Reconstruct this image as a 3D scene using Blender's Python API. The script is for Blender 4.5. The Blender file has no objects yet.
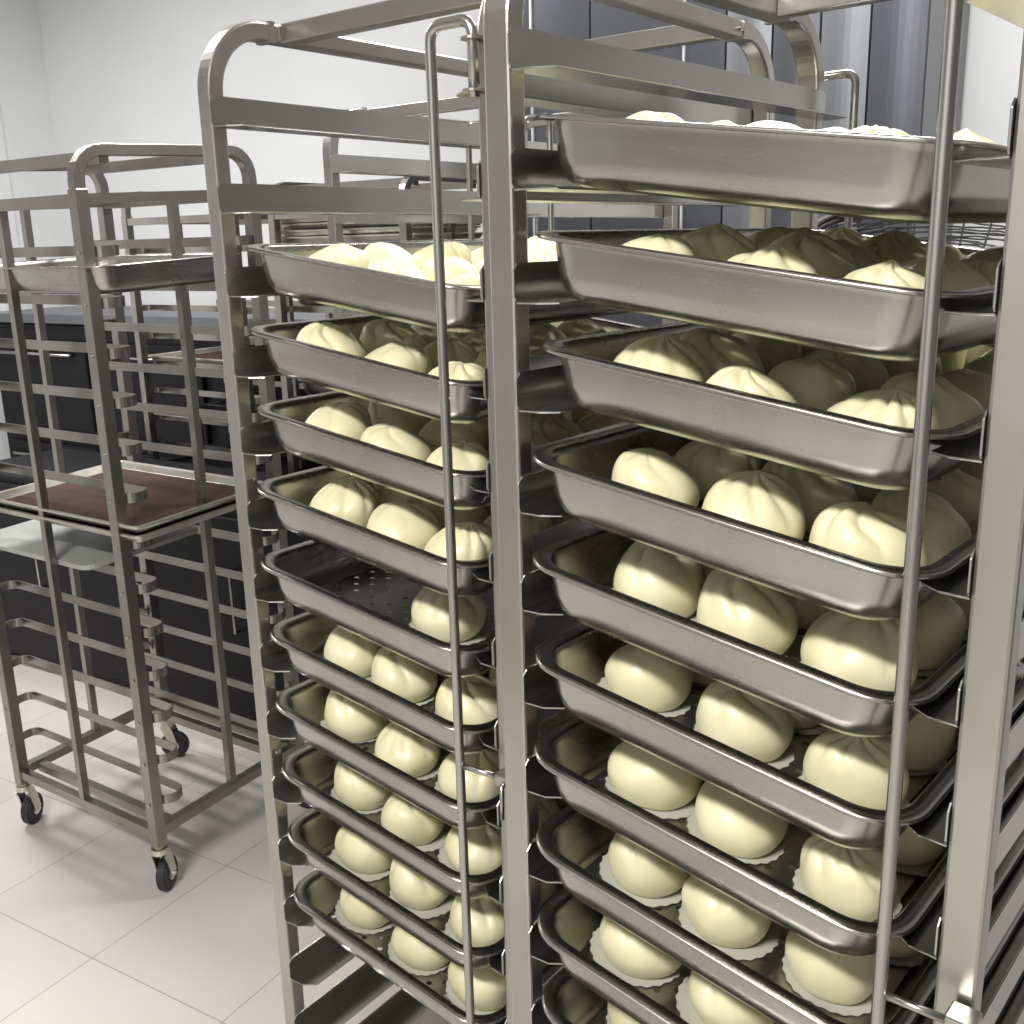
import bpy, math, random
from mathutils import Matrix, Vector, noise
random.seed(7)
PI = math.pi
COL = bpy.context.scene.collection
EYE = 1.50                      # height of the camera above the floor

# ------------------------------------------------------------------ mesh helper
class MB:
    def __init__(s): s.v = []; s.f = []
    def add(s, vs, fs):
        o = len(s.v); s.v += [tuple(p) for p in vs]; s.f += [tuple(i + o for i in f) for f in fs]
    def box(s, a, b):
        x0, y0, z0 = a; x1, y1, z1 = b
        s.add([(x0,y0,z0),(x1,y0,z0),(x1,y1,z0),(x0,y1,z0),(x0,y0,z1),(x1,y0,z1),(x1,y1,z1),(x0,y1,z1)],
              [(3,2,1,0),(4,5,6,7),(0,1,5,4),(1,2,6,5),(2,3,7,6),(3,0,4,7)])
    def loft(s, rings, cap0=True, cap1=True, closed=True):
        n = len(rings[0]); o = len(s.v)
        for r in rings: s.v += [tuple(p) for p in r]
        for i in range(len(rings) - 1):
            for j in range(n if closed else n - 1):
                a = o + i*n + j; b = o + i*n + (j+1) % n
                s.f.append((a, b, b + n, a + n))
        if cap0: s.f.append(tuple(o + j for j in reversed(range(n))))
        if cap1: s.f.append(tuple(o + (len(rings)-1)*n + j for j in range(n)))
    def sweep(s, pts, prof, up=(0, 0, 1), cap=True):
        """prof: list of (a, b) offsets, a along side, b along up-ish."""
        pts = [Vector(p) for p in pts]; rings = []; up = Vector(up)
        for i, p in enumerate(pts):
            if i == 0: t = pts[1] - p
            elif i == len(pts) - 1: t = p - pts[i-1]
            else: t = (pts[i+1] - p).normalized() + (p - pts[i-1]).normalized()
            t.normalize()
            side = t.cross(up)
            if side.length < 1e-4: side = t.cross(Vector((0, 1, 0)))
            side.normalize(); w = side.cross(t).normalized()
            k = 1.0
            if 0 < i < len(pts) - 1:
                c = (pts[i+1] - p).normalized().dot(t); k = 1 / max(c, .5)
            rings.append([p + side*a*(k if abs(up.dot(t)) < .9 and abs(up.z) > .5 else 1) + w*b*(k if up.z < .5 else 1) for a, b in prof])
        s.loft(rings, cap, cap)
    def tube(s, pts, r, n=8):
        prof = [(r*math.cos(2*PI*k/n), r*math.sin(2*PI*k/n)) for k in range(n)]
        pts = [Vector(p) for p in pts]; rings = []; prev = None
        for i, p in enumerate(pts):
            if i == 0: t = pts[1] - p
            elif i == len(pts) - 1: t = p - pts[i-1]
            else: t = (pts[i+1] - p).normalized() + (p - pts[i-1]).normalized()
            t.normalize()
            if prev is None:
                prev = t.orthogonal().normalized()
            prev = (prev - t*prev.dot(t)).normalized(); q = t.cross(prev)
            rings.append([p + prev*a + q*b for a, b in prof])
        s.loft(rings)
    def cyl(s, c, axis, r, h, n=20, r2=None):
        c = Vector(c); ax = Vector(axis).normalized(); x = ax.orthogonal().normalized(); y = ax.cross(x)
        r2 = r if r2 is None else r2
        s.loft([[c + (x*math.cos(2*PI*k/n) + y*math.sin(2*PI*k/n))*rr + ax*d for k in range(n)] for d, rr in ((-h/2, r), (h/2, r2))])
    def build(s, name, m, parent=None, smooth=False, bevel=0, shear=None):
        me = bpy.data.meshes.new(name)
        vs = s.v if shear is None else [shear(*p) for p in s.v]
        me.from_pydata(vs, [], s.f); me.update()
        if smooth:
            for p in me.polygons: p.use_smooth = True
        o = bpy.data.objects.new(name, me); COL.objects.link(o)
        if m is not None: me.materials.append(m)
        if parent is not None: o.parent = parent
        if bevel:
            b = o.modifiers.new('bevel', 'BEVEL'); b.width = bevel; b.segments = 2; b.limit_method = 'ANGLE'; b.angle_limit = .6
            b.harden_normals = False
        return o

def tag(o, label=None, cat=None, group=None, kind=None):
    if label: o['label'] = label
    if cat: o['category'] = cat
    if group: o['group'] = group
    if kind: o['kind'] = kind
    return o
def empty(name, mat, label=None, cat=None, group=None):
    o = bpy.data.objects.new(name, None); COL.objects.link(o); o.matrix_world = mat
    o.empty_display_size = .1
    return tag(o, label, cat, group)
def copy_tree(o, parent=None, mat=None):
    c = o.copy(); COL.objects.link(c)
    for k in ('label', 'group', 'category'):
        if parent is None and k in c: del c[k]
    if parent is not None: c.parent = parent
    if mat is not None: c.matrix_world = mat
    for ch in list(o.children): copy_tree(ch, c)
    return c

# ------------------------------------------------------------------ materials
def newmat(name):
    m = bpy.data.materials.new(name); m.use_nodes = True
    nt = m.node_tree; b = nt.nodes['Principled BSDF']
    return m, nt, b
def N(nt, t, **kw):
    n = nt.nodes.new(t)
    for k, v in kw.items(): setattr(n, k, v)
    return n
def ramp(nt, src, stops):
    r = N(nt, 'ShaderNodeValToRGB'); nt.links.new(src, r.inputs[0])
    e = r.color_ramp.elements
    while len(e) < len(stops): e.new(.5)
    for i, (p, c) in enumerate(stops):
        e[i].position = p; e[i].color = (*c, 1) if len(c) == 3 else (c[0], c[0], c[0], 1)
    return r
def steel(name, base=(.62, .61, .58), stain=(.40, .34, .27), rough=.30, stain_amt=.5, brush=(1, 1, 14), scale=4, metallic=1.0):
    m, nt, b = newmat(name)
    tc = N(nt, 'ShaderNodeTexCoord')
    n1 = N(nt, 'ShaderNodeTexNoise'); n1.inputs['Scale'].default_value = scale; n1.inputs['Detail'].default_value = 5
    nt.links.new(tc.outputs['Object'], n1.inputs['Vector'])
    mp = N(nt, 'ShaderNodeMapping'); mp.inputs['Scale'].default_value = brush
    nt.links.new(tc.outputs['Object'], mp.inputs['Vector'])
    n2 = N(nt, 'ShaderNodeTexNoise'); n2.inputs['Scale'].default_value = 30; n2.inputs['Detail'].default_value = 4
    nt.links.new(mp.outputs[0], n2.inputs['Vector'])
    c = ramp(nt, n1.outputs['Fac'], [(.42, base), (.42 + .5*(1 - stain_amt) + .08, tuple(a*.5*(1) + c2*.5 for a, c2 in zip(base, stain))), (1, stain)])
    nt.links.new(c.outputs[0], b.inputs['Base Color'])
    rr = N(nt, 'ShaderNodeMapRange'); rr.inputs['To Min'].default_value = rough - .09; rr.inputs['To Max'].default_value = rough + .12
    mx = N(nt, 'ShaderNodeMath', operation='ADD'); nt.links.new(n1.outputs['Fac'], mx.inputs[0]); nt.links.new(n2.outputs['Fac'], mx.inputs[1])
    mm = N(nt, 'ShaderNodeMath', operation='MULTIPLY'); mm.inputs[1].default_value = .5; nt.links.new(mx.outputs[0], mm.inputs[0])
    nt.links.new(mm.outputs[0], rr.inputs['Value']); nt.links.new(rr.outputs[0], b.inputs['Roughness'])
    b.inputs['Metallic'].default_value = metallic
    bp = N(nt, 'ShaderNodeBump'); bp.inputs['Strength'].default_value = .02; bp.inputs['Distance'].default_value = .001
    nt.links.new(n2.outputs['Fac'], bp.inputs['Height']); nt.links.new(bp.outputs[0], b.inputs['Normal'])
    return m
def plain(name, col, rough=.5, metallic=0, noise_amt=.08, scale=8, bump=0):
    m, nt, b = newmat(name)
    tc = N(nt, 'ShaderNodeTexCoord'); n1 = N(nt, 'ShaderNodeTexNoise'); n1.inputs['Scale'].default_value = scale; n1.inputs['Detail'].default_value = 4
    nt.links.new(tc.outputs['Object'], n1.inputs['Vector'])
    c = ramp(nt, n1.outputs['Fac'], [(.3, tuple(x*(1 - noise_amt) for x in col)), (.7, tuple(min(1, x*(1 + noise_amt)) for x in col))])
    nt.links.new(c.outputs[0], b.inputs['Base Color'])
    b.inputs['Roughness'].default_value = rough; b.inputs['Metallic'].default_value = metallic
    if bump:
        bp = N(nt, 'ShaderNodeBump'); bp.inputs['Strength'].default_value = bump; bp.inputs['Distance'].default_value = .003
        nt.links.new(n1.outputs['Fac'], bp.inputs['Height']); nt.links.new(bp.outputs[0], b.inputs['Normal'])
    return m

M = {}
M['post'] = steel('post_steel', (.49, .475, .445), (.31, .255, .21), .31, .65, (40, 40, 1), 3.2)
M['runner'] = steel('runner_steel', (.53, .525, .495), (.40, .37, .31), .22, .35, (8, .5, 8), 3)
M['tray'] = steel('tray_steel', (.45, .435, .415), (.33, .295, .26), .24, .5, (1, 1, 6), 7)
M['rod'] = steel('rod_steel', (.46, .455, .44), (.34, .31, .28), .24, .3, (30, 30, 1), 5)
M['old'] = steel('worn_rack_steel', (.36, .35, .32), (.22, .165, .125), .30, .65, (6, 6, 6), 4)
M['cabinet'] = steel('cabinet_steel', (.085, .09, .105), (.055, .058, .066), .34, .5, (18, 18, 1), 1.6, .6)
M['cabinet2'] = steel('cabinet_steel_pale', (.19, .20, .22), (.13, .135, .148), .38, .5, (18, 18, 1), 1.4, .8)
M['seam'] = plain('cabinet_seam', (.55, .56, .57), .4, .6)
M['black'] = plain('black_rubber', (.018, .018, .02), .55)
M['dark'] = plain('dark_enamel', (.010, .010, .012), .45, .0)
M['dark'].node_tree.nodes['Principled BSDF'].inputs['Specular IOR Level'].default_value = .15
M['brown'] = plain('brown_baking_sheet', (.050, .019, .014), .85, 0, .35, 14)
M['white'] = plain('white_plastic', (.36, .37, .345), .4)
M['paper'] = plain('bun_paper', (.44, .43, .37), .7)
M['wicker'] = plain('dark_wicker', (.05, .047, .043), .55, 0, .4, 40)
M['wire'] = steel('wire_steel', (.5, .5, .5), (.35, .33, .3), .3, .3)
M['zinc'] = steel('caster_zinc', (.70, .68, .60), (.4, .36, .28), .3, .3)

def make_bun_mat():
    m, nt, b = newmat('steamed_dough')
    tc = N(nt, 'ShaderNodeTexCoord'); n1 = N(nt, 'ShaderNodeTexNoise'); n1.inputs['Scale'].default_value = 30; n1.inputs['Detail'].default_value = 3
    nt.links.new(tc.outputs['Object'], n1.inputs['Vector'])
    c = ramp(nt, n1.outputs['Fac'], [(.3, (.74, .685, .44)), (.7, (.80, .755, .52))])
    nt.links.new(c.outputs[0], b.inputs['Base Color'])
    b.inputs['Roughness'].default_value = .42
    b.inputs['Subsurface Weight'].default_value = .25
    b.inputs['Subsurface Radius'].default_value = (.012, .009, .004)
    b.inputs['Subsurface Scale'].default_value = 1.0
    b.inputs['Coat Weight'].default_value = .10; b.inputs['Coat Roughness'].default_value = .3
    n2 = N(nt, 'ShaderNodeTexNoise'); n2.inputs['Scale'].default_value = 90; nt.links.new(tc.outputs['Object'], n2.inputs['Vector'])
    bp = N(nt, 'ShaderNodeBump'); bp.inputs['Strength'].default_value = .12; bp.inputs['Distance'].default_value = .001
    nt.links.new(n2.outputs['Fac'], bp.inputs['Height']); nt.links.new(bp.outputs[0], b.inputs['Normal'])
    return m
M['bun'] = make_bun_mat()

def make_perf_mat():
    m, nt, b = newmat('perforated_steel')
    b.inputs['Base Color'].default_value = (.46, .45, .43, 1); b.inputs['Metallic'].default_value = 1; b.inputs['Roughness'].default_value = .34
    tc = N(nt, 'ShaderNodeTexCoord')
    mp = N(nt, 'ShaderNodeMapping'); mp.inputs['Rotation'].default_value = (0, 0, PI/4); mp.inputs['Scale'].default_value = (42, 42, 42)
    nt.links.new(tc.outputs['Object'], mp.inputs[0])
    fr = N(nt, 'ShaderNodeVectorMath', operation='FRACTION'); nt.links.new(mp.outputs[0], fr.inputs[0])
    sb = N(nt, 'ShaderNodeVectorMath', operation='SUBTRACT'); sb.inputs[1].default_value = (.5, .5, 0); nt.links.new(fr.outputs[0], sb.inputs[0])
    ml = N(nt, 'ShaderNodeVectorMath', operation='MULTIPLY'); ml.inputs[1].default_value = (1, 1, 0); nt.links.new(sb.outputs[0], ml.inputs[0])
    ln = N(nt, 'ShaderNodeVectorMath', operation='LENGTH'); nt.links.new(ml.outputs[0], ln.inputs[0])
    lt = N(nt, 'ShaderNodeMath', operation='LESS_THAN'); lt.inputs[1].default_value = .17; nt.links.new(ln.outputs['Value'], lt.inputs[0])
    tr = N(nt, 'ShaderNodeBsdfTransparent'); mx = N(nt, 'ShaderNodeMixShader')
    nt.links.new(lt.outputs[0], mx.inputs[0]); nt.links.new(b.outputs[0], mx.inputs[1]); nt.links.new(tr.outputs[0], mx.inputs[2])
    nt.links.new(mx.outputs[0], nt.nodes['Material Output'].inputs[0])
    return m
M['perf'] = make_perf_mat()

def make_floor_mat(ox, oy, tile=.397):
    m, nt, b = newmat('floor_tiles')
    tc = N(nt, 'ShaderNodeTexCoord')
    mp = N(nt, 'ShaderNodeMapping'); mp.vector_type = 'POINT'; mp.inputs['Location'].default_value = (-ox/tile, -oy/tile, 0); mp.inputs['Scale'].default_value = (1/tile,)*3
    nt.links.new(tc.outputs['Object'], mp.inputs[0])
    br = N(nt, 'ShaderNodeTexBrick'); br.offset = 0; br.squash = 1
    br.inputs['Scale'].default_value = 1; br.inputs['Brick Width'].default_value = 1; br.inputs['Row Height'].default_value = 1
    br.inputs['Mortar Size'].default_value = .0035; br.inputs['Mortar Smooth'].default_value = .3
    br.inputs['Color1'].default_value = (.53, .505, .47, 1); br.inputs['Color2'].default_value = (.50, .478, .448, 1); br.inputs['Mortar'].default_value = (.26, .24, .22, 1)
    nt.links.new(mp.outputs[0], br.inputs['Vector'])
    n1 = N(nt, 'ShaderNodeTexNoise'); n1.inputs['Scale'].default_value = 2.2; n1.inputs['Detail'].default_value = 5; nt.links.new(tc.outputs['Object'], n1.inputs['Vector'])
    cr = ramp(nt, n1.outputs['Fac'], [(.35, (.92,)), (.7, (1,))])
    mx = N(nt, 'ShaderNodeMix'); mx.data_type = 'RGBA'; mx.blend_type = 'MULTIPLY'; mx.inputs[0].default_value = 1
    nt.links.new(br.outputs['Color'], mx.inputs[6]); nt.links.new(cr.outputs[0], mx.inputs[7])
    nt.links.new(mx.outputs[2], b.inputs['Base Color']); b.inputs['Roughness'].default_value = .38
    return m
def make_wall_mat():
    m, nt, b = newmat('white_wall')
    tc = N(nt, 'ShaderNodeTexCoord'); n1 = N(nt, 'ShaderNodeTexNoise'); n1.inputs['Scale'].default_value = 1.3; n1.inputs['Detail'].default_value = 6
    nt.links.new(tc.outputs['Object'], n1.inputs['Vector'])
    c = ramp(nt, n1.outputs['Fac'], [(.3, (.72, .735, .745)), (.7, (.78, .79, .80))])
    nt.links.new(c.outputs[0], b.inputs['Base Color']); b.inputs['Roughness'].default_value = .6
    return m
M['wall'] = make_wall_mat()

# ------------------------------------------------------------------ the room
A0 = .545                                    # tiles and walls run along this bearing
ROOM = Matrix.Rotation(-A0, 4, 'Z')
XC, YC, XR, YR, HC = -4.97, 3.70, 3.2, -2.6, 3.0
def struct(name, boxes, m):
    mb = MB()
    for a, b in boxes: mb.box(a, b)
    o = mb.build(name, m); o.matrix_world = ROOM; o['kind'] = 'structure'; return o
struct('floor', [((XC-.1, YR-.1, -.1), (XR+.1, YC+.1, 0))], make_floor_mat(-1.828, 1.189))
struct('ceiling', [((XC-.1, YR-.1, HC), (XR+.1, YC+.1, HC+.1))], M['wall'])
struct('wall_back', [((XC, YC, 0), (XR, YC+.1, HC))], M['wall'])
struct('wall_left', [((XC-.1, YR, 0), (XC, YC, HC))], M['wall'])
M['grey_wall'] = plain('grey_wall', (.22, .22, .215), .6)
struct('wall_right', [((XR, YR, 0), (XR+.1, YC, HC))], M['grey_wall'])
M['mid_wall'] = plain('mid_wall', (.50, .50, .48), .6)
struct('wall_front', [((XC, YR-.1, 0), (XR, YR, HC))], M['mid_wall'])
# pale corner strip and wall panel joints
struct('trim_1', [((XC, YC-.42, 0), (XC+.012, YC-.30, HC))], M['wall'])

# ------------------------------------------------------------------ caster
def caster_meshes():
    f = MB(); f.cyl((0, 0, .118), (0, 0, 1), .020, .014); f.cyl((0, 0, .13), (0, 0, 1), .011, .03, 12)
    for s in (-1, 1):
        f.sweep([(s*.0165, .0, .112), (s*.0175, .012, .085), (s*.0175, .022, .042)], [(-.0015, -.014), (.0015, -.014), (.0015, .014), (-.0015, .014)], (0, 1, 0))
    f.cyl((0, .022, .042), (1, 0, 0), .006, .044, 10)
    w = MB()
    w.cyl((0, .022, .042), (1, 0, 0), .042, .020, 28); w.cyl((0, .022, .042), (1, 0, 0), .036, .027, 28)
    return f, w
def add_caster(root, x, y, rz=0):
    f, w = caster_meshes()
    o = f.build('caster', M['zinc'], root); o.location = (x, y, 0); o.rotation_euler = (0, 0, rz)
    ww = w.build('wheel', M['black'], o, bevel=.003); hub = MB(); hub.cyl((0, .022, .042), (1, 0, 0), .016, .030, 16)
    hub.build('hub', M['zinc'], o)
    return o

# ------------------------------------------------------------------ tall tray rack
PW = .025
def rack(name, mat, pitch, label, cat, group, ntier=15, H=1.79, z0=1.653, W=.44, D=.665, PW=.027):
    root = empty(name, mat, label, cat, group)
    hy = .0115
    sq = [(-hy, -PW/2), (hy, -PW/2), (hy, PW/2), (-hy, PW/2)]
    yf, yr, R = .0105, D - .0075, .085
    for side in (0, 1):
        x = -PW/2 if side == 0 else W + PW/2
        zt = H - .0125
        pts = [(x, yf, .125), (x, yf, zt - R)]
        pts += [(x, yf + R*(1 - math.cos(a)), zt - R + R*math.sin(a)) for a in [PI/2*k/14 for k in range(1, 15)]]
        pts += [(x, yr - R + R*math.sin(a), zt - R + R*math.cos(a)) for a in [PI/2*k/14 for k in range(0, 15)]]
        pts += [(x, yr, .125)]
        mb = MB(); mb.sweep(pts, sq, (1, 0, 0)); fr = mb.build('side_frame', M['post'], root, bevel=.003)
        for yy in (.108, D - .108):
            s = MB(); s.box((x - PW/2 - .0015, yy - .005, zt - .013), (x + PW/2 + .0015, yy + .005, zt + .013))
            s.build('joint_collar', M['post'], fr)
        for yy in (.122, D - .122):
            b = MB(); b.cyl((x + (PW/2 + .002 if side else -PW/2 - .002), yy, zt), (1, 0, 0), .004, .004, 10)
            b.build('bolt', M['rod'], fr)
    for yy in (.135, D - .135):
        mb = MB(); mb.box((0, yy - .0125, H - .025), (W, yy + .0125, H)); mb.build('top_crossbar', M['post'], root, bevel=.002)
    mb = MB()
    for yy in (yf, yr): mb.box((0, yy - .012, .16), (W, yy + .012, .185))
    mb.box((-PW, .02, .13), (0, D - .02, .155)); mb.box((W, .02, .13), (W + PW, D - .02, .155))
    mb.build('base_frame', M['post'], root)
    FW = .042; th = .0018
    for k in range(ntier):
        z = z0 - pitch*k
        for side in (0, 1):
            s = 1 if side == 0 else -1; ux = 0 if side == 0 else W
            mb = MB()
            def P(u, v, w): return (ux + s*u, v, z + w)
            # web with clipped ends
            prof = [(-.003, .004), (0, 0), (D - .0, 0), (D + .003, .004), (D + .003, .030), (D - .003, .036), (.003, .036), (-.003, .030)]
            n = len(prof)
            vs = [P(.0004, a, b) for a, b in prof] + [P(.0004 + th, a, b) for a, b in prof]
            fs = [tuple(range(n)), tuple(range(2*n - 1, n - 1, -1))] + [(i, (i+1) % n, n + (i+1) % n, n + i) for i in range(n)]
            mb.add(vs, fs)
            # flange with chamfered ends and a small turned-up edge
            pl = [(.001, .0), (.024, .002), (FW, .015), (FW, D - .015), (.024, D - .002), (.001, D)]
            n = len(pl)
            vs = [P(a, b, -.0006) for a, b in pl] + [P(a, b, -.0006 - th) for a, b in pl]
            fs = [tuple(range(n)), tuple(range(2*n - 1, n - 1, -1))] + [(i, (i+1) % n, n + (i+1) % n, n + i) for i in range(n)]
            mb.add(vs, fs)
            mb.build('runner', M['runner'], root, bevel=.0005)
    # locking rods: a long steel rod with a hooked end, in front at the right post and behind at the left post
    for back in (0, 1):
        yy = -.032 if not back else D + .027
        xl, xh = (W - .034, W + .022) if not back else (.034, -.022)
        zt = 1.712; r = .014
        d = 1 if xh > xl else -1
        pts = [(xh, yy, zt - .072), (xh, yy, zt - r)] + [(xh - d*r*(1 - math.cos(a)), yy, zt - r + r*math.sin(a)) for a in (.4, .8, 1.2, PI/2)]
        pts += [(xl + d*r*(1 - math.sin(a)), yy, zt - r + r*math.cos(a)) for a in (0, .4, .8, 1.2)] + [(xl, yy, zt - r - .002), (xl, yy, .22 + r)]
        pts += [(xl + d*r*.3, yy, .22 + r*.3), (xl + d*r, yy, .22), (xh - d*r, yy, .22), (xh - d*r*.3, yy, .22 + r*.3), (xh, yy, .22 + r), (xh, yy, .30)]
        mb = MB(); mb.tube(pts, .0058, 12); rod = mb.build('locking_rod', M['rod'], root, smooth=True)
        f = -1 if not back else 1
        ypost = -.005 if not back else D + .005
        for ze in (zt - .018, zt - .066, .28, .24):
            e = MB(); e.cyl((xh, yy, ze), (0, 0, 1), .012, .0025, 18)
            e.box((xh - .006, min(yy, ypost), ze - .00125), (xh + .006, max(yy, ypost), ze + .00125))
            e.build('rod_bracket', M['post'], root)
        if not back:
            zl = z0 - .1047*7.30
            l = MB(); l.tube([(xl, yy, zl), (xh - .004, yy + .003, zl)], .0036, 10); l.build('latch_pin', M['rod'], rod, smooth=True)
            l = MB(); l.box((xh - .006, -.030, zl - .012), (xh + .018, -.005, zl + .003)); lp = l.build('latch_plate', M['post'], root, bevel=.002)
            l = MB(); l.tube([(xh + .010, -.034, zl - .006), (xh + .009, -.034, zl - .05)], .003, 8); l.tube([(xh + .010, -.034, zl - .006), (xh + .010, -.024, zl - .006)], .003, 8)
            l.build('latch_pin', M['rod'], lp, smooth=True)
    for x in (-PW/2, W + PW/2):
        for y, a in ((yf, .4), (yr, -.7)): add_caster(root, x, y, a)
    return root

def rackmat(x, y, t): return Matrix.Translation((x, y, 0)) @ Matrix.Rotation(-t, 4, 'Z')
MR = rackmat(.0085, 1.0207, .7121); ML = rackmat(-.3703, 1.4147, .6657)
PR_, PL_ = .1047, .1067
GR = None
rack('tray_rack', MR, PR_, 'tall stainless steel tray rack nearest the camera on the right, full of bun trays', 'rack', GR, PW=.032)
rack('tray_rack', ML, PL_, 'tall stainless steel tray rack full of bun trays, left of the nearest one', 'rack', GR)
MD = rackmat(-.365, 2.33, .66)
rack('tray_rack', MD, PR_, 'empty stainless steel rack standing behind the left bun rack, seen between its bars', 'rack', GR)

# ------------------------------------------------------------------ deep trays
def rrect(x0, y0, x1, y1, r, z, n=7):
    pts = []
    for cx, cy, a0 in ((x1 - r, y0 + r, -PI/2), (x1 - r, y1 - r, 0), (x0 + r, y1 - r, PI/2), (x0 + r, y0 + r, PI)):
        for k in range(n + 1):
            a = a0 + PI/2*k/n; pts.append((cx + r*math.cos(a), cy + r*math.sin(a), z))
    return pts
TW, TD, TH = .408, .600, .060
def deep_tray():
    def rr(i, r, z): return rrect(i, i, TW - i, TD - i, r, z)
    mb = MB()
    out = [rr(.0008, .052, TH - .0042), rr(0, .052, TH - .003), rr(.0004, .052, TH - .0010), rr(.0018, .051, TH), rr(.0145, .042, TH),
           rr(.0165, .041, TH - .002), rr(.0175, .041, TH - .010), rr(.021, .042, .026), rr(.025, .042, .012), rr(.032, .038, .004), rr(.042, .030, .0008)]
    mb.loft(out, False, False)
    o = mb.build('deep_tray', M['tray'], None, smooth=True)
    s = o.modifiers.new('solidify', 'SOLIDIFY'); s.thickness = .0012; s.offset = -1
    mb = MB(); mb.loft([rr(.0415, .030, .0008), rr(.0415, .030, .0016)])
    mb.build('perforated_base', M['perf'], o)
    return o
tray0 = deep_tray(); tray_used = False
TILT = .135
ORD = ['zeroth', 'top', 'second', 'third', 'fourth', 'fifth', 'sixth', 'seventh', 'eighth', 'ninth', 'tenth', 'eleventh']

# ------------------------------------------------------------------ buns
def bun_mesh(seed, npl, depth, knob, asp):
    rnd = random.Random(seed); nr, ns = 22, 72
    R, Hh = .0485, .066*asp
    ph = [rnd.uniform(0, 2*PI) for _ in range(4)]
    amps = [rnd.uniform(.6, 1.25) for _ in range(npl)]
    v = []; f = []
    prof = []
    for i in range(nr + 1):
        a = i/nr
        if a < .12:                                   # flat underside
            r = R*(.60 + .26*a/.12); z = 0
        else:
            th = (a - .12)/.88*(PI*.5 + .62) - .62     # from under the equator to the crown
            r = R*math.cos(th)**.92 if math.cos(th) > 0 else 0
            z = Hh*(.36 + .64*math.sin(th)) if th > 0 else Hh*.36*(1 + math.sin(th)/math.sin(.62))
        prof.append((r, z))
    for i, (r, z) in enumerate(prof):
        rho = r/R; up = max(0, min(1, (z/Hh - .30)/.6))
        env = up**1.1*min(1, rho/.28)
        for j in range(ns):
            t = 2*PI*j/ns
            tw = t + .55*(1 - rho)*up*1.3 + .12*math.sin(3*t + ph[0])*up
            g = (tw/(2*PI)*npl) % npl; k = int(g); fr_ = g - k
            crease = (1 - abs(math.sin(PI*fr_))**.45)        # narrow groove at each pleat
            am = amps[k]*(1 - fr_) + amps[(k+1) % npl]*fr_
            d = depth*crease*am*env
            wob = 1 + .025*math.sin(2*t + ph[1]) + .018*math.sin(3*t + ph[2]) + .012*math.sin(5*t + ph[3])*(1-up*.5)
            rr = r*wob*(1 - d*.55)
            zz = z - Hh*d*.42*(1 if rho > .1 else .6)
            if knob > 0 and rho < .22: zz += knob*(1 - (rho/.22)**2)**2
            if knob < 0 and rho < .30: zz += knob*(1 - (rho/.30)**2)**2
            nz = noise.noise(Vector((rr*math.cos(t)*32, rr*math.sin(t)*32, z*32 + seed*7.3)))
            rr *= 1 + .034*nz; zz *= 1 + .05*nz*up
            sft = .012*up*up
            v.append((rr*math.cos(t) + sft*math.cos(ph[2]), rr*math.sin(t) + sft*math.sin(ph[2]), max(zz, 0) + .0006))
    n = ns
    for i in range(nr):
        for j in range(ns):
            f.append((i*n + j, i*n + (j+1) % n, (i+1)*n + (j+1) % n, (i+1)*n + j))
    f.append(tuple(reversed(range(n)))); f.append(tuple(nr*n + j for j in range(n)))
    me = bpy.data.meshes.new('steamed_bun'); me.from_pydata(v, [], f); me.update()
    for p in me.polygons: p.use_smooth = True
    me.materials.append(M['bun']); return me
BUNS = [bun_mesh(s, npl, dp, kn, asp) for s, npl, dp, kn, asp in
        [(1, 8, .20, .0015, 1.0), (2, 7, .26, -.003, .98), (3, 6, .17, .0, 1.04), (4, 9, .22, .003, 1.0), (5, 5, .26, -.003, 1.05), (6, 5, .12, -.002, .97), (7, 7, .28, .001, 1.06), (8, 4, .22, -.002, 1.02), (9, 6, .23, .004, 1.03)]]
def paper_mesh():
    mb = MB(); n = 96; r0 = .0525
    ring = []
    for rr, z in ((.0, .0004), (.6, .0004), (.85, .0006), (1.0, .0020)):
        ring.append([(rr*(r0 + (.0011*math.cos(24*2*PI*j/n) if rr == 1 else 0))*math.cos(2*PI*j/n), rr*(r0 + (.0011*math.cos(24*2*PI*j/n) if rr == 1 else 0))*math.sin(2*PI*j/n),
                      z + (.0008*math.sin(5*2*PI*j/n) if rr == 1 else 0)) for j in range(n)])
    mb.loft(ring, False, False)
    o = mb.build('paper_liner', M['paper'], None, smooth=True); return o
paper0 = paper_mesh(); paper_used = False

def place_bun(tm, x, y, label, group, rnd, big=1.0):
    global paper_used
    mi = rnd.randrange(len(BUNS)); sc = rnd.uniform(.95, 1.06)*big
    o = bpy.data.objects.new('steamed_bun', BUNS[mi]); COL.objects.link(o)
    o.matrix_world = tm @ Matrix.Translation((x, y, .0022)) @ Matrix.Rotation(rnd.uniform(0, 2*PI), 4, 'Z') @ Matrix.Diagonal((sc, sc*rnd.uniform(.97, 1.04), sc*rnd.uniform(.93, 1.05), 1))
    tag(o, label, 'bun', group)
    if not paper_used: p = paper0; paper_used = True
    else: p = paper0.copy(); COL.objects.link(p)
    p.parent = o; p.matrix_parent_inverse = Matrix()
    ang = rnd.uniform(0, 2*PI); off = rnd.uniform(.001, .008)
    p.location = (off*math.cos(ang), off*math.sin(ang), -.0003); p.rotation_euler = (0, 0, rnd.uniform(0, 6))
    return o

def tray_at(rm, zf, rnd, label, group, adv=0):
    global tray_used
    dv = adv + rnd.uniform(-.004, .004); du = rnd.uniform(-.002, .002)
    m = rm @ Matrix.Translation((.004 + du, dv, zf + .0065)) @ Matrix.Rotation(TILT, 4, 'Y')
    if not tray_used: o = tray0; tray_used = True; o.matrix_world = m
    else: o = copy_tree(tray0, None, m)
    tag(o, label, 'tray', group); return m

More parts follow.
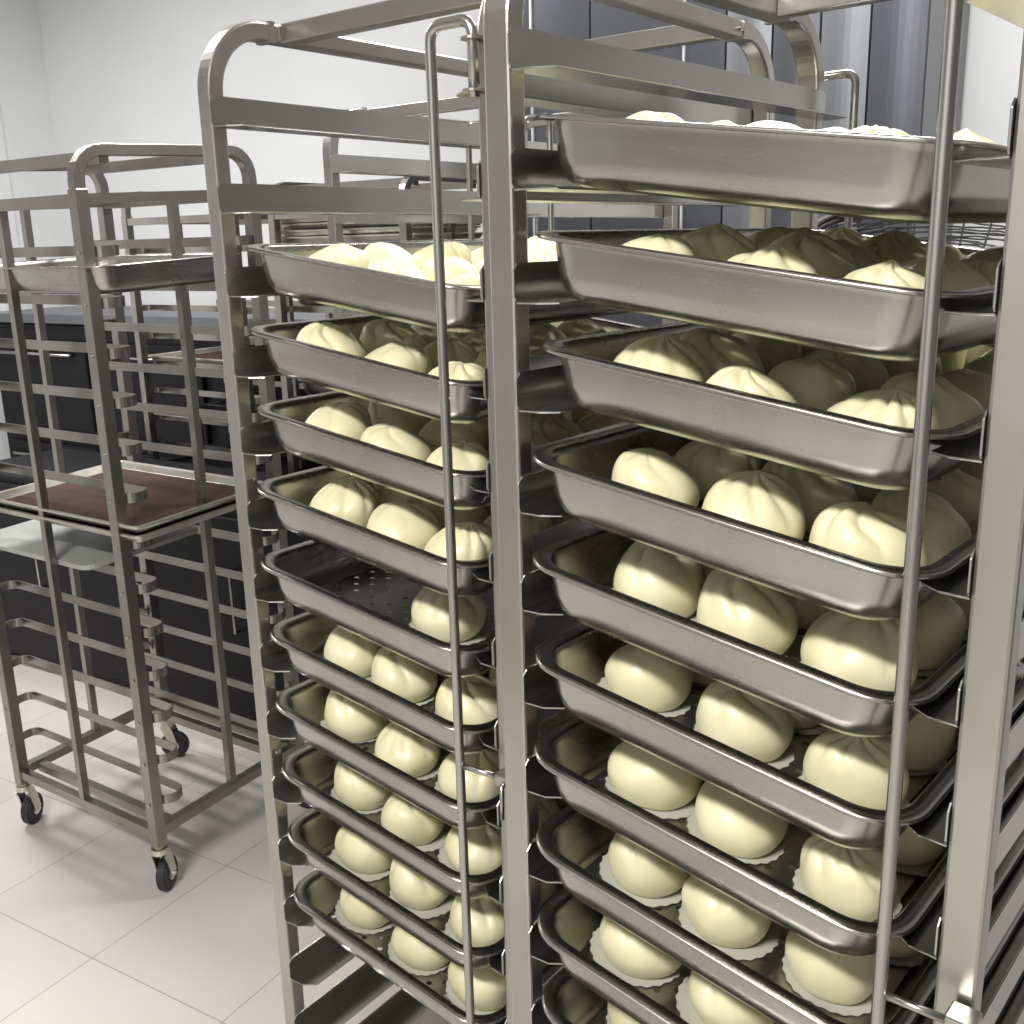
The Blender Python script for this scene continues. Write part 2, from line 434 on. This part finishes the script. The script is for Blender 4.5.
COLN = ['left', 'middle', 'right']
ROWN = ['front', 'second', 'third', 'fourth', 'rear']
def bun_label(col, row, kth, rk):
    if row == 0: w = f'{COLN[col]} bun in the front row'
    elif row == 4: w = f'{COLN[col]} bun in the rearmost row'
    else: w = f'{COLN[col]} bun in the {ROWN[row]} row'
    return f'{w}, {kth} tray of the {rk} bun rack'
def fill(rm, pitch, tiers, rk, rows_of, special, seed, adv):
    for i, k in enumerate(tiers):
        rnd = random.Random(seed*100 + k)
        kth = 'top' if i == 0 else ORD[i + 1] + ' highest'
        zf = 1.653 - pitch*k
        top = k < (0 if rk == 'right' else 3)
        extra = ' holding one single bun' if (rk, k) in special else ' filled with buns'
        tm = tray_at(rm, zf, rnd, f'deep steel tray{extra}, {kth} of the {rk} bun rack', f'bun trays in the {rk} rack', adv(k))
        if (rk, k) in special:
            for (u, v) in special[(rk, k)]:
                place_bun(tm, u, v, f'lone cream bun on the nearly empty {kth} tray of the {rk} bun rack', f'steamed buns in the {rk} rack', rnd)
            continue
        nrow = rows_of(k)
        for row in range(nrow):
            for c in range(3):
                u = (.091, .203, .317)[c] + rnd.uniform(-.008, .008) + (.006 if row % 2 else 0)
                v = .090 - adv(k) + row*.108 + rnd.uniform(-.006, .008)
                if c == 1: v -= .006
                place_bun(tm, u, v + (.014 if top else 0), bun_label(c, row, kth, rk), f'steamed buns in the {rk} rack', rnd, .95 if top else (1.02 if k == 1 else 1.0))
fill(MR, PR_, range(1, 11), 'right', lambda k: 5 if k <= 3 else (4 if k <= 5 else 3), {}, 1, lambda k: -.012 if k <= 3 else -.032)
fill(ML, PL_, range(2, 12), 'left', lambda k: 5 if k <= 4 else 3, {('left', 6): [(.262, .135)]}, 2, lambda k: -.004 if k <= 4 else -.018)

# ------------------------------------------------------------------ low rack with looped runner ends (background left)
AX, AY = .566, .46
MA = Matrix.Translation((-1.3275, 2.515, 0)) @ Matrix.Rotation(-.5993, 4, 'Z')
def looped_rack(name, mat, label, sk=1.0, ntier=13, z0=1.50):
    root = empty(name, mat, label, 'rack')
    def sh(x, y, z):
        if z < .14: return (x, y, z)
        return (x, y, z + sk*.045*y)
    sq = [(-.0125, -.0125), (.0125, -.0125), (.0125, .0125), (-.0125, .0125)]
    sq2 = [(-.0145, -.0145), (.0145, -.0145), (.0145, .0145), (-.0145, .0145)]
    for x in (0, AX):
        R = .06; zt = 1.70
        for y in (0, AY):
            mb = MB(); mb.sweep([(x, y, .13), (x, y, 1.625)], sq2, (1, 0, 0)); p = mb.build('post', M['old'], root, bevel=.002, shear=sh)
            mb = MB()
            for k in range(ntier):
                mb.cyl((x + (.003 if x else -.003), y + (-.0155 if y == 0 else .0155), z0 - .1046*k), (0, 1, 0), .0038, .004, 10)
            mb.build('rivets', M['rod'], p, shear=sh)
            add_caster(root, x, y, .5 if y == 0 else -1.0)
        pts = [(x, 0, 1.60), (x, 0, zt - R)] + [(x, R*(1 - math.cos(a)), zt - R + R*math.sin(a)) for a in [PI/2*k/6 for k in range(1, 7)]]
        pts += [(x, AY - R + R*math.sin(a), zt - R + R*math.cos(a)) for a in [PI/2*k/6 for k in range(7)]] + [(x, AY, 1.60)]
        mb = MB(); mb.sweep(pts, sq, (1, 0, 0)); mb.build('top_hoop', M['old'], root, bevel=.002, shear=sh)
        mb = MB(); mb.box((x - .012, .014, .155), (x + .012, AY - .014, .178)); mb.build('base_rail', M['old'], root, shear=sh)
        mb = MB(); mb.box((x - .009, AY/2 - .009, .178), (x + .009, AY/2 + .009, 1.60)); mb.build('middle_upright', M['old'], root, shear=sh)
        mb = MB(); mb.box((x - .010, .014, 1.595), (x + .010, AY - .014, 1.615)); mb.build('top_rail', M['old'], root, shear=sh)
    for y in (0, AY):
        for off in (0, .05):
            yy = y + (off if y == 0 else -off)
            mb = MB(); mb.box((.012, yy - .010, .150), (AX - .012, yy + .010, .172)); mb.build('base_rail', M['old'], root, shear=sh)
        mb = MB(); mb.box((AX/2 - .009, y - .009, .172), (AX/2 + .009, y + .009, 1.60)); mb.build('middle_upright', M['old'], root, shear=sh)
        mb = MB(); mb.box((.012, y - .011, 1.59), (AX - .012, y + .011, 1.615)); mb.build('top_rail', M['old'], root, shear=sh)
    mb = MB(); mb.box((.012, .066, 1.675), (AX - .012, .090, 1.70)); mb.build('top_crossbar', M['old'], root, shear=sh)
    mb = MB(); mb.box((.012, AY - .09, 1.675), (AX - .012, AY - .066, 1.70)); mb.build('top_crossbar', M['old'], root, shear=sh)
    strip = [(-.0012, -.011), (.0012, -.011), (.0012, .011), (-.0012, .011)]
    for k in range(ntier):
        z = z0 - .1046*k
        for side in (0, 1):
            def q(x, y): return (x, y if side == 0 else AY - y, z)
            pts = [q(AX - .002, .017)] + [q(AX + .004 + .022*math.sin(a), .045 - .028*math.cos(a)) for a in [PI*j/12 for j in range(13)]] + [q(AX - .02, .074)]
            pts += [q(.02, .074)] + [q(-.004 - .022*math.sin(a), .045 + .028*math.cos(a)) for a in [PI*j/12 for j in range(13)]] + [q(.002, .017)]
            mb = MB(); mb.sweep(pts, strip); mb.build('looped_runner', M['old'], root, shear=sh)
    return root
rackA = looped_rack('looped_rack', MA, 'worn steel rack on casters at the left, holding the brown baking sheets')
MB_ = Matrix.Translation((-1.3275 + .564*1.22 - .826*.16, 2.515 + .826*1.22 + .564*.16, 0)) @ Matrix.Rotation(-.5993, 4, 'Z')
rackB = looped_rack('looped_rack', MB_, 'worn steel rack behind the one with brown baking sheets, sheet pans piled near its top', sk=0)


rackE = copy_tree(rackB, None, MA @ Matrix.Translation((-.86, 1.16, 0)))
tag(rackE, 'worn steel rack cut by the left picture edge, behind the one with brown sheets', 'rack')

# ------------------------------------------------------------------ things on the back racks
def tilt_in(rm, sk): 
    return rm @ Matrix.Translation((AX, 0, 0)) @ Matrix.Rotation(.045*sk, 4, 'X') @ Matrix.Translation((-AX, 0, 0))
def sheet_pan(mat, body, inner, label, group=None):
    mb = MB(); w, d, h = .40, .60, .020
    def rr(i, z): return rrect(i, i, w - i, d - i, max(.004, .016 - i*.5), z, 4)
    mb.loft([rr(0, h - .005), rr(0, h), rr(.007, h), rr(.009, h - .002), rr(.016, .003), rr(.019, .0008)], False, False)
    o = mb.build('sheet_pan', body, None, smooth=False); sm = o.modifiers.new('solidify', 'SOLIDIFY'); sm.thickness = .001; sm.offset = -1
    mb = MB(); mb.loft([rr(.018, .0006), rr(.018, .0022)]); mb.build('pan_base', inner, o)
    o.matrix_world = mat; tag(o, label, 'tray', group); return o
def lay(rm, sk, z, x=.575, y=.03, rz=0): 
    return tilt_in(rm, sk) @ Matrix.Translation((x, y, z)) @ Matrix.Rotation(PI/2 + rz, 4, 'Z')
ST = .0125
M['pan'] = steel('sheet_pan_aluminium', (.62, .60, .55), (.38, .30, .22), .42, .6, (6, 6, 6), 12)
zt = 1.50 - .1046*6 + ST
def lay2(z, x, y=.03, tx=0):
    return MA @ Matrix.Translation((AX, 0, 0)) @ Matrix.Rotation(tx, 4, 'Y') @ Matrix.Rotation(.045, 4, 'X') @ Matrix.Translation((-AX, 0, 0)) @ Matrix.Translation((x, y, z)) @ Matrix.Rotation(PI/2, 4, 'Z')
sheet_pan(lay2(zt, .64), M['pan'], M['brown'], 'brown-lined baking sheet under another, on the middle tier of the left rack')
sheet_pan(lay2(zt + .0212, .64), M['pan'], M['brown'], 'reddish brown baking sheet, topmost on the middle tier of the left rack')
t1 = copy_tree(tray0, None, lay2(1.50 - .1046 + ST + .004, .625, .045, 0)); tag(t1, 'empty deep steel tray near the top of the left rack', 'tray')
for i in range(4):
    sheet_pan(lay(MB_, 0, 1.50 + ST + .0215*i, .565 + (.006, -.008, .004, 0)[i], .03, (0, .012, -.01, .02)[i]), M['pan'], M['pan'],
              'worn sheet pan, %s of the pile high on the second left rack' % ('lowest', 'second from the bottom', 'third from the bottom', 'topmost')[i], 'piled sheet pans')
for k, w in ((2, 'uppermost'), (4, 'middle'), (5, 'lowest')):
    t = copy_tree(tray0, None, lay(MB_, 0, 1.50 - .1046*k + ST, .585)); tag(t, f'empty deep tray, {w} of three on the rack behind the brown sheets', 'tray')
sheet_pan(lay(rackE.matrix_world, 0, 1.50 - .1046*4 + ST), M['pan'], M['brown'], 'brown baking sheet on the rack at the left picture edge')
for k in range(7, 13):
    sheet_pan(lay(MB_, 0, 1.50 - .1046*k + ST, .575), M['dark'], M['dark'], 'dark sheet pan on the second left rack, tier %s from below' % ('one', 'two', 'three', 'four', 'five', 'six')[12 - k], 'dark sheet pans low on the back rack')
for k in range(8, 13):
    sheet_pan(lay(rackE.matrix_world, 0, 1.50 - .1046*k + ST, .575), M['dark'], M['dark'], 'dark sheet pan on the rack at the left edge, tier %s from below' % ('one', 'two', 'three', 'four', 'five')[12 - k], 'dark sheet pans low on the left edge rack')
# board
mb = MB(); mb.loft([rrect(0, 0, .34, .50, .03, z, 5) for z in (0, .012)])
o = mb.build('cutting_board', M['white'], None, bevel=.002); o.matrix_world = lay2(1.50 - .1046*7 + ST, .40, .05); tag(o, 'white plastic board lying on the left rack below the brown sheets', 'board')
# wire grids
def wire_grid(mat, label):
    w, d = .40, .58
    root = empty('cooling_grid', mat, label, 'wire rack')
    mb = MB(); mb.tube([(0, 0, .004), (w, 0, .004), (w, d, .004), (0, d, .004), (0, 0, .004)], .003, 6); mb.build('frame', M['wire'], root)
    mb = MB()
    for i in range(1, 38): y = d*i/38; mb.tube([(0, y, .004), (w, y, .004)], .0012, 4)
    for x in (.13, .27): mb.tube([(x, 0, .0015), (x, d, .0015)], .002, 4)
    mb.build('wire_mesh', M['wire'], root)
wire_grid(lay(MB_, 0, 1.50 - .1046*6 + ST, .56), 'wire cooling grid on the rack behind, level with the brown sheets')
wire_grid(lay(rackE.matrix_world, 0, 1.50 - .1046*6 + ST, .56), 'wire cooling grid on the rack at the left picture edge')
wire_grid(lay(MB_, 0, 1.50 - .1046*8 + ST, .56), 'lower wire cooling grid on the rack behind the white board')

# ------------------------------------------------------------------ equipment along the back wall
def place(o): o.matrix_world = ROOM; return o
ov = empty('shade_block', ROOM @ Matrix.Translation((-3.90, 3.39, 0)), 'added dark block standing in for shade by the back wall, behind the empty racks', 'shade_block')  # added dark block, stands in for the deep shade among the racks
mb = MB(); mb.box((-1.0, -.25, .10), (1.25, .28, 1.18)); mb.build('body', M['dark'], ov, bevel=.01)
for i, (a, b) in enumerate(((.18, .60), (.68, 1.10))):
    for x in (-.95, -.2, .55):
        mb = MB(); mb.box((x, -.275, a), (x + .68, -.251, b)); dr = mb.build('door', M['dark'], ov, bevel=.006)
        mb = MB(); mb.tube([(x + .08, -.277, b - .06), (x + .08, -.305, b - .06), (x + .60, -.305, b - .06), (x + .60, -.277, b - .06)], .008, 8); mb.build('handle', M['rod'], dr, smooth=True)
mb = MB(); mb.box((-1.02, -.28, 1.181), (1.27, .28, 1.225)); mb.build('top_panel', M['cabinet2'], ov, bevel=.004)
for x in (-.95, 1.15):
    for y in (-.2, .2):
        mb = MB(); mb.cyl((x, y, .05), (0, 0, 1), .025, .10); mb.build('foot', M['black'], ov)

cb = empty('steel_cabinet', ROOM @ Matrix.Translation((-1.15, 3.0, 0)), 'tall dark stainless steel cabinet against the back wall, behind the right bun rack', 'cabinet')
mb = MB(); mb.box((-.69, .025, .12), (.60, .65, 2.55)); mb.build('body', M['cabinet'], cb, bevel=.004)
xs = [-.69, -.555, -.355, -.055, .068, .20, .33, .46, .60]
for i in range(8):
    pale = i in (4, 6)
    mb = MB(); a, b = xs[i] + .003, xs[i+1] - .003
    n = 8; pts = []
    cur = .008 if i >= 4 else .002
    front = [(a + (b - a)*j/n, -cur*math.sin(PI*j/n)) for j in range(n + 1)]
    poly = front + [(b, .0245), (a, .0245)]
    mb.loft([[(x, y, z) for x, y in poly] for z in (.14, 2.53)]); mb.build('door_panel', M['cabinet2'] if pale else M['cabinet'], cb)
for x in (-.555, -.055):
    mb = MB(); mb.box((x - .003, -.008, .14), (x + .003, .02, 2.53)); mb.build('edge_strip', M['seam'], cb)
mb = MB(); mb.tube([(-.40, -.006, 1.15), (-.40, -.05, 1.15), (-.40, -.05, 1.50), (-.40, -.006, 1.50)], .009, 10); mb.build('handle', M['rod'], cb, smooth=True)
for x in (-.63, .54):
    for y in (.08, .60):
        mb = MB(); mb.cyl((x, y, .06), (0, 0, 1), .022, .12); mb.build('foot', M['black'], cb)

bl = empty('added_low_cabinet', ROOM @ Matrix.Translation((-2.72, 2.37, 0)), 'added long low black block for dark things and shade behind the rack with brown sheets', 'cabinet')  # added to darken this zone of black objects and shaded gaps
mb = MB(); mb.box((-.98, -.20, .03), (.95, .23, .74)); mb.build('body', M['dark'], bl, bevel=.01)
for i in range(4):
    x = -.96 + .478*i
    mb = MB(); mb.box((x, -.218, .06), (x + .465, -.201, .71)); dr = mb.build('door', M['dark'], bl, bevel=.005)
    mb = MB(); mb.tube([(x + .42, -.219, .35), (x + .42, -.24, .35), (x + .42, -.24, .55), (x + .42, -.219, .55)], .005, 8); mb.build('handle', M['rod'], dr, smooth=True)
for x in (-.9, .88):
    for y in (-.15, .18):
        mb = MB(); mb.cyl((x, y, .015), (0, 0, 1), .02, .03); mb.build('foot', M['black'], bl)

lc = empty('added_low_cabinet', Matrix.Translation((.86, 2.02, 0)) @ Matrix.Rotation(-.60, 4, 'Z'), 'added waist-high steel cabinet under the basket, unseen behind the right bun rack', 'cabinet')  # added to hold the basket up and dim the background behind the trays
mb = MB(); mb.box((-.28, -.25, .10), (.28, .25, 1.30)); mb.build('body', M['cabinet'], lc, bevel=.004)
mb = MB(); mb.box((-.30, -.27, 1.301), (.30, .27, 1.325)); mb.build('top_panel', M['cabinet2'], lc, bevel=.003)
for a, b in ((-.27, -.005), (.005, .27)):
    mb = MB(); mb.box((a, -.268, .14), (b, -.251, 1.28)); mb.build('door', M['cabinet2'], lc, bevel=.003)
for x in (-.24, .24):
    for y in (-.2, .2):
        mb = MB(); mb.cyl((x, y, .05), (0, 0, 1), .02, .10); mb.build('foot', M['black'], lc)

# woven basket
bk = empty('woven_basket', Matrix.Translation((.775, 1.93, 1.385)) @ Matrix.Rotation(-.38, 4, 'Z') @ Matrix.Rotation(.22, 4, 'X'), 'round dark woven basket seen through the right rack above the top buns', 'basket')
def rad(z): return .135 + .075*(z/.125)**.7 if z > 0 else .135
rb = random.Random(5)
mb = MB()
for i in range(27):
    z = .003 + .119*i/26; n = 72; w0 = rb.uniform(0, 6); w1 = rb.uniform(0, 6)
    mb.tube([((rad(z) + .0035*math.sin(18*2*PI*j/n + PI*i))*math.cos(2*PI*j/n), (rad(z) + .0035*math.sin(18*2*PI*j/n + PI*i))*math.sin(2*PI*j/n),
              z + .0042*math.sin(2*PI*j/n*2 + w0) + .0022*math.sin(2*PI*j/n*5 + w1)) for j in range(n + 1)], .0018, 5)
mb.build('weave', M['wicker'], bk)
mb = MB()
for j in range(24):
    a = 2*PI*j/24; mb.tube([(rad(z)*math.cos(a), rad(z)*math.sin(a), z) for z in (0, .02, .05, .08, .125)], .0022, 5)
mb.build('ribs', M['wicker'], bk)
for z, r in ((.127, .2115), (.117, .209)):
    mb = MB(); mb.tube([(r*math.cos(2*PI*j/64), r*math.sin(2*PI*j/64), z) for j in range(65)], .006, 8); mb.build('rim', M['wicker'], bk, smooth=True)
mb = MB()
for i in range(12):
    r = .012 + .0112*i; mb.tube([(r*math.cos(2*PI*j/36), r*math.sin(2*PI*j/36), .002 + .001*(j % 2)) for j in range(37)], .003, 5)
mb.build('basket_base', M['wicker'], bk)

# ------------------------------------------------------------------ camera
cam = bpy.data.cameras.new('camera'); cam.sensor_width = 36; cam.lens = 1037.6/1024*36; cam.clip_start = .02
co = bpy.data.objects.new('camera', cam); COL.objects.link(co)
co.matrix_world = Matrix.Translation((0, 0, EYE)) @ Matrix.Rotation(PI/2 - .255, 4, 'X') @ Matrix.Rotation(-.0256, 4, 'Z')
bpy.context.scene.camera = co

# ------------------------------------------------------------------ lights
def area(name, loc, rot, sx, sy, power, col=(1, .98, .95)):
    l = bpy.data.lights.new(name, 'AREA'); l.shape = 'RECTANGLE'; l.size = sx; l.size_y = sy; l.energy = power; l.color = col
    o = bpy.data.objects.new(name, l); COL.objects.link(o); o.matrix_world = ROOM @ Matrix.Translation(loc) @ rot; return o
area('ceiling_lamp', (-.55, -1.05, 2.96), Matrix(), .9, .25, 132)
area('ceiling_lamp', (-.6, 2.45, 2.96), Matrix(), 1.2, .25, 66)
area('ceiling_lamp', (-3.2, 1.7, 2.96), Matrix(), 1.2, .3, 72)
w = bpy.data.worlds.new('world'); bpy.context.scene.world = w; w.use_nodes = True
w.node_tree.nodes['Background'].inputs[0].default_value = (.8, .85, .9, 1); w.node_tree.nodes['Background'].inputs[1].default_value = .3
vs = bpy.context.scene.view_settings
vs.view_transform = 'Standard'; vs.look = 'None'; vs.gamma = 1; vs.exposure = .09; vs.use_curve_mapping = False
